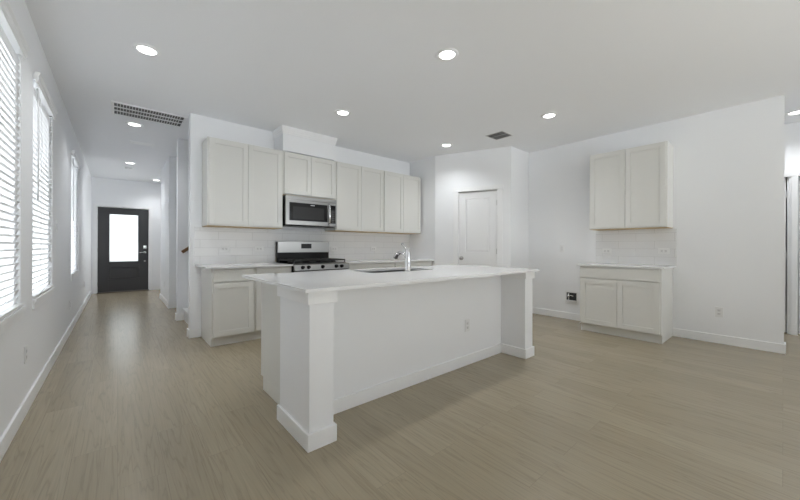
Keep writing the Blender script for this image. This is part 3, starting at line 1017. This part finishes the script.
for x in (-0.295, -0.215, -0.015, 0.19, 0.275):
    T = Matrix.Translation((x, -0.034, 0.85)) @ Matrix.Rotation(PI / 2 - 0.16, 4, 'X')
    MB().lathe([(0, 0.0), (0.024, 0.0), (0.024, 0.008), (0.020, 0.012), (0.0185, 0.034), (0.016, 0.037), (0, 0.037)], T, 20).box(-0.004, 0.004, -0.018, 0.018, 0.034, 0.041, T).build('knob', M_ENAMEL, rg)
MB().box(-hw + 0.004, hw - 0.004, 0.031, 0.62, 0.866, 0.898).build('cooktop', M_ENAMEL, rg, 0.004)
for x, y in ((-0.25, 0.16), (-0.25, 0.44), (0.25, 0.16), (0.25, 0.44), (0.0, 0.3)):
    MB().lathe([(0, 0.898), (0.05, 0.898), (0.05, 0.906), (0.036, 0.908), (0.036, 0.918), (0.03, 0.92), (0, 0.92)], Matrix.Translation((x, y, 0))).build('burner', M_IRON, rg)
for k in range(3):                                           # continuous grates
    gx0_, gx1_ = -0.385 + k * 0.2583, -0.385 + (k + 1) * 0.2583 - 0.005
    g = MB()
    z0, z1 = 0.925, 0.945
    for xx in (gx0_, gx1_ - 0.012, (gx0_ + gx1_) / 2 - 0.006):
        g.box(xx, xx + 0.012, 0.045, 0.56, z0, z1)
    for yy in (0.045, 0.165, 0.29, 0.425, 0.548):
        g.box(gx0_, gx1_, yy, yy + 0.012, z0, z1)
    for xx in (gx0_, gx1_ - 0.012):
        for yy in (0.045, 0.548):
            g.box(xx, xx + 0.012, yy, yy + 0.012, 0.8985, z0)
    g.build('grate', M_IRON, rg, 0.002)
bgd = MB().box(-hw, hw, 0.565, 0.628, 0.8985, 1.19).build('backguard', M_ENAMEL, rg, 0.004)
MB().box(-hw + 0.004, hw + 0.0005, 0.552, 0.5648, 1.035, 1.192).build('backguard_panel', M_STEEL, bgd, 0.003)
MB().box(-0.055, 0.105, 0.549, 0.5515, 1.092, 1.162).build('display', M_DISPLAY, bgd)

# ------------------------------------------------------------------ microwave
mw = thing('microwave', 'stainless over-the-range microwave with a dark window', 'microwave', (2.072, 4.335, 1.402))
hw, hh = 0.383, 0.405
MB().box(-hw, hw, 0.0, 0.355, 0.012, hh).box(-hw + 0.02, hw - 0.02, 0.015, 0.34, 0.0, 0.012).build('oven_case', M_ENAMEL, mw, 0.003)
MB().box(-hw, hw, -0.03, -0.0005, 0.352, hh).build('vent_strip', M_STEEL, mw, 0.003)
dx1 = 0.262
dr = MB().box(-hw, dx1, -0.034, -0.0005, 0.012, 0.350).build('microwave_door', M_STEEL, mw, 0.004)
dw = MB().box(-hw + 0.05, dx1 - 0.035, -0.036, -0.0345, 0.07, 0.315).build('door_glass', M_BLACKGLASS, dr, 0.0005)
MB().box(-hw + 0.10, dx1 - 0.085, -0.0372, -0.0362, 0.095, 0.262).build('window_screen', M_SCREEN, dr)
MB().box(-0.03, 0.03, -0.0372, -0.0362, 0.287, 0.297).build('logo', M_MARK, dr)
MB().tube([(dx1 - 0.012, -0.034, 0.035), (dx1 - 0.012, -0.062, 0.07), (dx1 - 0.012, -0.074, 0.18), (dx1 - 0.012, -0.062, 0.30), (dx1 - 0.012, -0.034, 0.335)], 0.013, 12).build('door_handle', M_CHROME, dr)
cpn = MB().box(dx1 + 0.002, hw, -0.034, -0.0005, 0.012, 0.350).build('control_panel', M_STEEL, mw, 0.003)
MB().box(dx1 + 0.012, hw - 0.02, -0.036, -0.0345, 0.055, 0.318).build('keypad_glass', M_BLACKGLASS, cpn)
MB().box(dx1 + 0.022, hw - 0.03, -0.0367, -0.0362, 0.07, 0.25).build('keypad', M_KEYPAD, cpn)

# ------------------------------------------------------------------ recessed lights
LIGHTS = [((0.178, 3.425), 'round recessed light on the kitchen side of the ceiling grille, by the left windows'),
          ((2.10, 1.845), 'recessed light straight above the island front, the largest in view'),
          ((2.06, 3.467), 'recessed light between the duct cover and the island sink'),
          ((4.02, 1.876), 'recessed light nearest the right wall cabinets'),
          ((3.96, 3.487), 'recessed light in front of the pantry door, left of the square vent'),
          ((0.165, 5.62), 'recessed hallway light just beyond the long return grille'),
          ((0.176, 8.28), 'recessed hallway light beside the smoke detector'),
          ((0.715, 10.0), 'recessed entry light near the front door, by the hall corner'),
          ((6.14, -0.10), 'recessed light past the end of the right wall, at the photo edge')]
rl = thing('recessed_light', LIGHTS[0][1], 'ceiling light', (*LIGHTS[0][0], H - 0.0005), 0, 'recessed ceiling lights')
MB().lathe([(0.064, -0.004), (0.068, -0.009), (0.088, -0.007), (0.095, -0.001), (0.095, 0.0), (0.064, 0.0)], n=40).build('trim_ring', M_TRIM, rl)
MB().lathe([(0, -0.005), (0.0635, -0.005), (0.0635, -0.001), (0, -0.001)], n=40).build('lens', M_LENS, rl)
ld = bpy.data.lights.new('downlight', 'SPOT')
ld.energy = LAMP_W
ld.color = (0.965, 0.985, 1.0)
ld.spot_size = R(136)
ld.spot_blend = 1.0
ld.shadow_soft_size = 0.06
lo = bpy.data.objects.new('downlight', ld)
COL.objects.link(lo)
lo.parent = rl
lo.location = (0, 0, -0.012)
for p, lab in LIGHTS[1:]:
    dup(rl, (*p, H - 0.0005), (0, 0, 0), lab)

# ------------------------------------------------------------------ ceiling vents and detector
rv = thing('return_grille', 'long white return air grille in the ceiling at the hall mouth', 'vent', (0.2975, 5.105, H - 0.0005))
hx, hy = 0.360, 0.236
MB().box(-hx, hx, -hy, -hy + 0.026, -0.012, 0).box(-hx, hx, hy - 0.026, hy, -0.012, 0).box(-hx, -hx + 0.026, -hy + 0.026, hy - 0.026, -0.012, 0) \
    .box(hx - 0.026, hx, -hy + 0.026, hy - 0.026, -0.012, 0).build('frame', M_TRIM, rv, 0.002)
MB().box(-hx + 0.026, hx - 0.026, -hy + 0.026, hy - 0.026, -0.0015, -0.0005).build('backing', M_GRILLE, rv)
g = MB()
nb = 24
for k in range(1, nb):
    x = -hx + 0.026 + (2 * hx - 0.064) * k / nb
    g.box(x - 0.003, x + 0.003, -hy + 0.026, hy - 0.026, -0.011, -0.0016)
for k in (1, 2):
    y = -hy + 0.026 + (2 * hy - 0.064) * k / 3
    g.box(-hx + 0.026, hx - 0.026, y - 0.009, y + 0.009, -0.0115, -0.0016)
g.build('louvers', M_LOUVER, rv)

sv = thing('supply_vent', 'small square grey supply vent in the ceiling before the pantry', 'vent', (4.19, 2.685, H - 0.0005))
hx = 0.128
MB().box(-hx - 0.012, hx + 0.012, -hx - 0.012, -hx, -0.006, 0).box(-hx - 0.012, hx + 0.012, hx, hx + 0.012, -0.006, 0).box(-hx - 0.012, -hx, -hx, hx, -0.006, 0) \
    .box(hx, hx + 0.012, -hx, hx, -0.006, 0).box(-0.004, 0.004, -hx, hx, -0.006, 0).build('frame', M_LOUVER, sv)
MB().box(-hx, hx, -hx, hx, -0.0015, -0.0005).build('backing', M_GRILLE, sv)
g = MB()
for k in range(13):
    y = -hx + 0.01 + k * 0.0197
    T = Matrix.Translation((0, y, -0.006)) @ Matrix.Rotation(R(40), 4, 'X')
    g.box(-hx, -0.005, -0.006, 0.006, -0.0008, 0.0008, T).box(0.005, hx, -0.006, 0.006, -0.0008, 0.0008, T)
g.build('louvers', M_GREYLOUVER, sv)

hv = thing('supply_register', 'faint white supply register in the hallway ceiling', 'vent', (0.285, 6.6, H - 0.0005))
MB().box(-0.15, 0.15, -0.075, -0.06, -0.006, 0).box(-0.15, 0.15, 0.06, 0.075, -0.006, 0).box(-0.15, -0.135, -0.06, 0.06, -0.006, 0) \
    .box(0.135, 0.15, -0.06, 0.06, -0.006, 0).build('frame', M_TRIM, hv)
g = MB()
for k in range(7):
    g.box(-0.135, 0.135, -0.055 + k * 0.0183 - 0.006, -0.055 + k * 0.0183 + 0.006, -0.005, -0.003)
g.build('louvers', M_TRIM, hv)
MB().box(-0.135, 0.135, -0.06, 0.06, -0.0015, -0.0005).build('backing', M_LOUVER, hv)

sd = thing('smoke_detector', 'round white smoke detector on the hallway ceiling', 'smoke detector', (0.17, 8.76, H - 0.0005))
MB().lathe([(0.07, 0), (0.07, -0.012), (0.064, -0.03), (0.045, -0.036), (0, -0.037)], n=32).build('cover', M_PLASTIC, sd)
MB().lathe([(0.008, -0.036), (0.008, -0.039), (0, -0.039)], Matrix.Translation((0.02, -0.02, 0)), 12).build('test_button', M_GREYSLOT, sd)


# ------------------------------------------------------------------ outlets and switches
def make_outlet(label, loc, rot):
    r = thing('wall_outlet', label, 'outlet', loc, 0, 'white wall outlets')
    r.rotation_euler = rot
    MB().box(-0.035, 0.035, -0.006, -0.0005, -0.0575, 0.0575).build('cover_plate', M_PLASTIC, r, 0.002)
    for z in (-0.02, 0.02):
        f = MB().box(-0.0165, 0.0165, -0.0075, -0.0062, z - 0.0145, z + 0.0145).build('socket', M_GREYSLOT, r, 0.001)
        MB().box(-0.008, -0.0055, -0.0079, -0.0076, z - 0.004, z + 0.006).box(0.0055, 0.008, -0.0079, -0.0076, z - 0.003, z + 0.005) \
            .box(-0.002, 0.002, -0.0079, -0.0076, z - 0.0105, z - 0.0065).build('slots', M_SLOT, f)
    return r
# rotations: facing -y (kitchen wall), facing -x (right wall), facing +x (left wall)
FY, FX, FL = 0.0, -PI / 2, PI / 2
TB = YK - 0.008
RB = XR - 0.008
o0 = make_outlet('white outlet on the left wall below the nearest window', (XL, 3.308, 0.392), (0, 0, FL))
OUT = [((XL, 5.98, 0.36), (0, 0, FL), 'white outlet low on the left wall between the second and third windows'),
       ((XL, 8.36, 0.42), (0, 0, FL), 'white outlet low on the left wall, farthest, near the front door'),
       ((0.70, 8.0, 0.36), (0, 0, FX), 'white outlet low on the right hallway wall near the entry'),
       ((1.045, TB, 1.087), (0, PI / 2, FY), 'sideways white outlet on the backsplash, nearest the hallway'),
       ((1.474, TB, 1.087), (0, PI / 2, FY), 'sideways white outlet on the backsplash, just left of the range'),
       ((2.635, TB, 1.084), (0, PI / 2, FY), 'sideways white outlet on the backsplash, just right of the range'),
       ((3.406, TB, 1.084), (0, PI / 2, FY), 'sideways white outlet on the backsplash behind the island faucet'),
       ((RB, 1.655, 1.068), (PI / 2, 0, FX), 'sideways white outlet on the small right backsplash, toward the pantry'),
       ((RB, 1.003, 1.075), (PI / 2, 0, FX), 'sideways white outlet on the small right backsplash, away from the pantry'),
       ((XR, 0.49, 0.367), (0, 0, FX), 'white outlet low on the right wall near its end'),
       ((2.525, YW, 0.375), (0, 0, FY), 'white outlet on the island half wall')]
for loc, rot, lab in OUT:
    o = dup(o0, loc, (0, 0, 0), lab)
    rz = Matrix.Rotation(rot[2], 4, 'Z')
    if rot[0] or rot[1]:
        rz = rz @ Matrix.Rotation(PI / 2, 4, 'Y')
    o.rotation_euler = rz.to_euler()
sw = thing('light_switch', 'white light switch plate between pantry and right wall cabinets', 'switch', (XR, 2.288, 1.10), -PI / 2)
MB().box(-0.035, 0.035, -0.006, -0.0005, -0.0575, 0.0575).build('cover_plate', M_PLASTIC, sw, 0.002)
MB().box(-0.016, 0.016, -0.009, -0.0062, -0.033, 0.033).build('rocker', M_GREYSLOT, sw, 0.002)
s2 = dup(sw, (XL, 4.75, 1.31), (0, 0, PI / 2), 'white light switch on the left wall beside the middle window')

# recessed refrigerator water box
wb = thing('water_valve_box', 'recessed white water valve box low on the right wall', 'valve box', (XR, 2.14, 0.345), -PI / 2)
MB().frame(-0.098, 0.098, -0.105, 0.095, 0.024, -0.007, -0.0008).build('face_frame', M_PLASTIC, wb, 0.002)
MB().box(-0.075, 0.075, -0.0045, -0.0008, -0.082, 0.072).build('recess_shade', M_RECESS_SHADE, wb)  # flat plate; the recess's shade is put into its dark colour
MB().box(-0.074, 0.074, -0.03, -0.0048, -0.08, -0.045).build('lower_lip', M_GREYSLOT, wb, 0.003)
v = MB().tube([(-0.038, -0.016, -0.04), (-0.038, -0.016, 0.06)], 0.011, 12)
v.lathe([(0, -0.014), (0.018, -0.014), (0.018, 0.014), (0, 0.014)], Matrix.Translation((-0.038, -0.016, 0.02)), 14)
v.tube([(-0.038, -0.016, 0.012), (0.0, -0.02, 0.03), (0.035, -0.022, 0.02)], 0.007, 10)
v.build('valve', M_CHROME, wb)
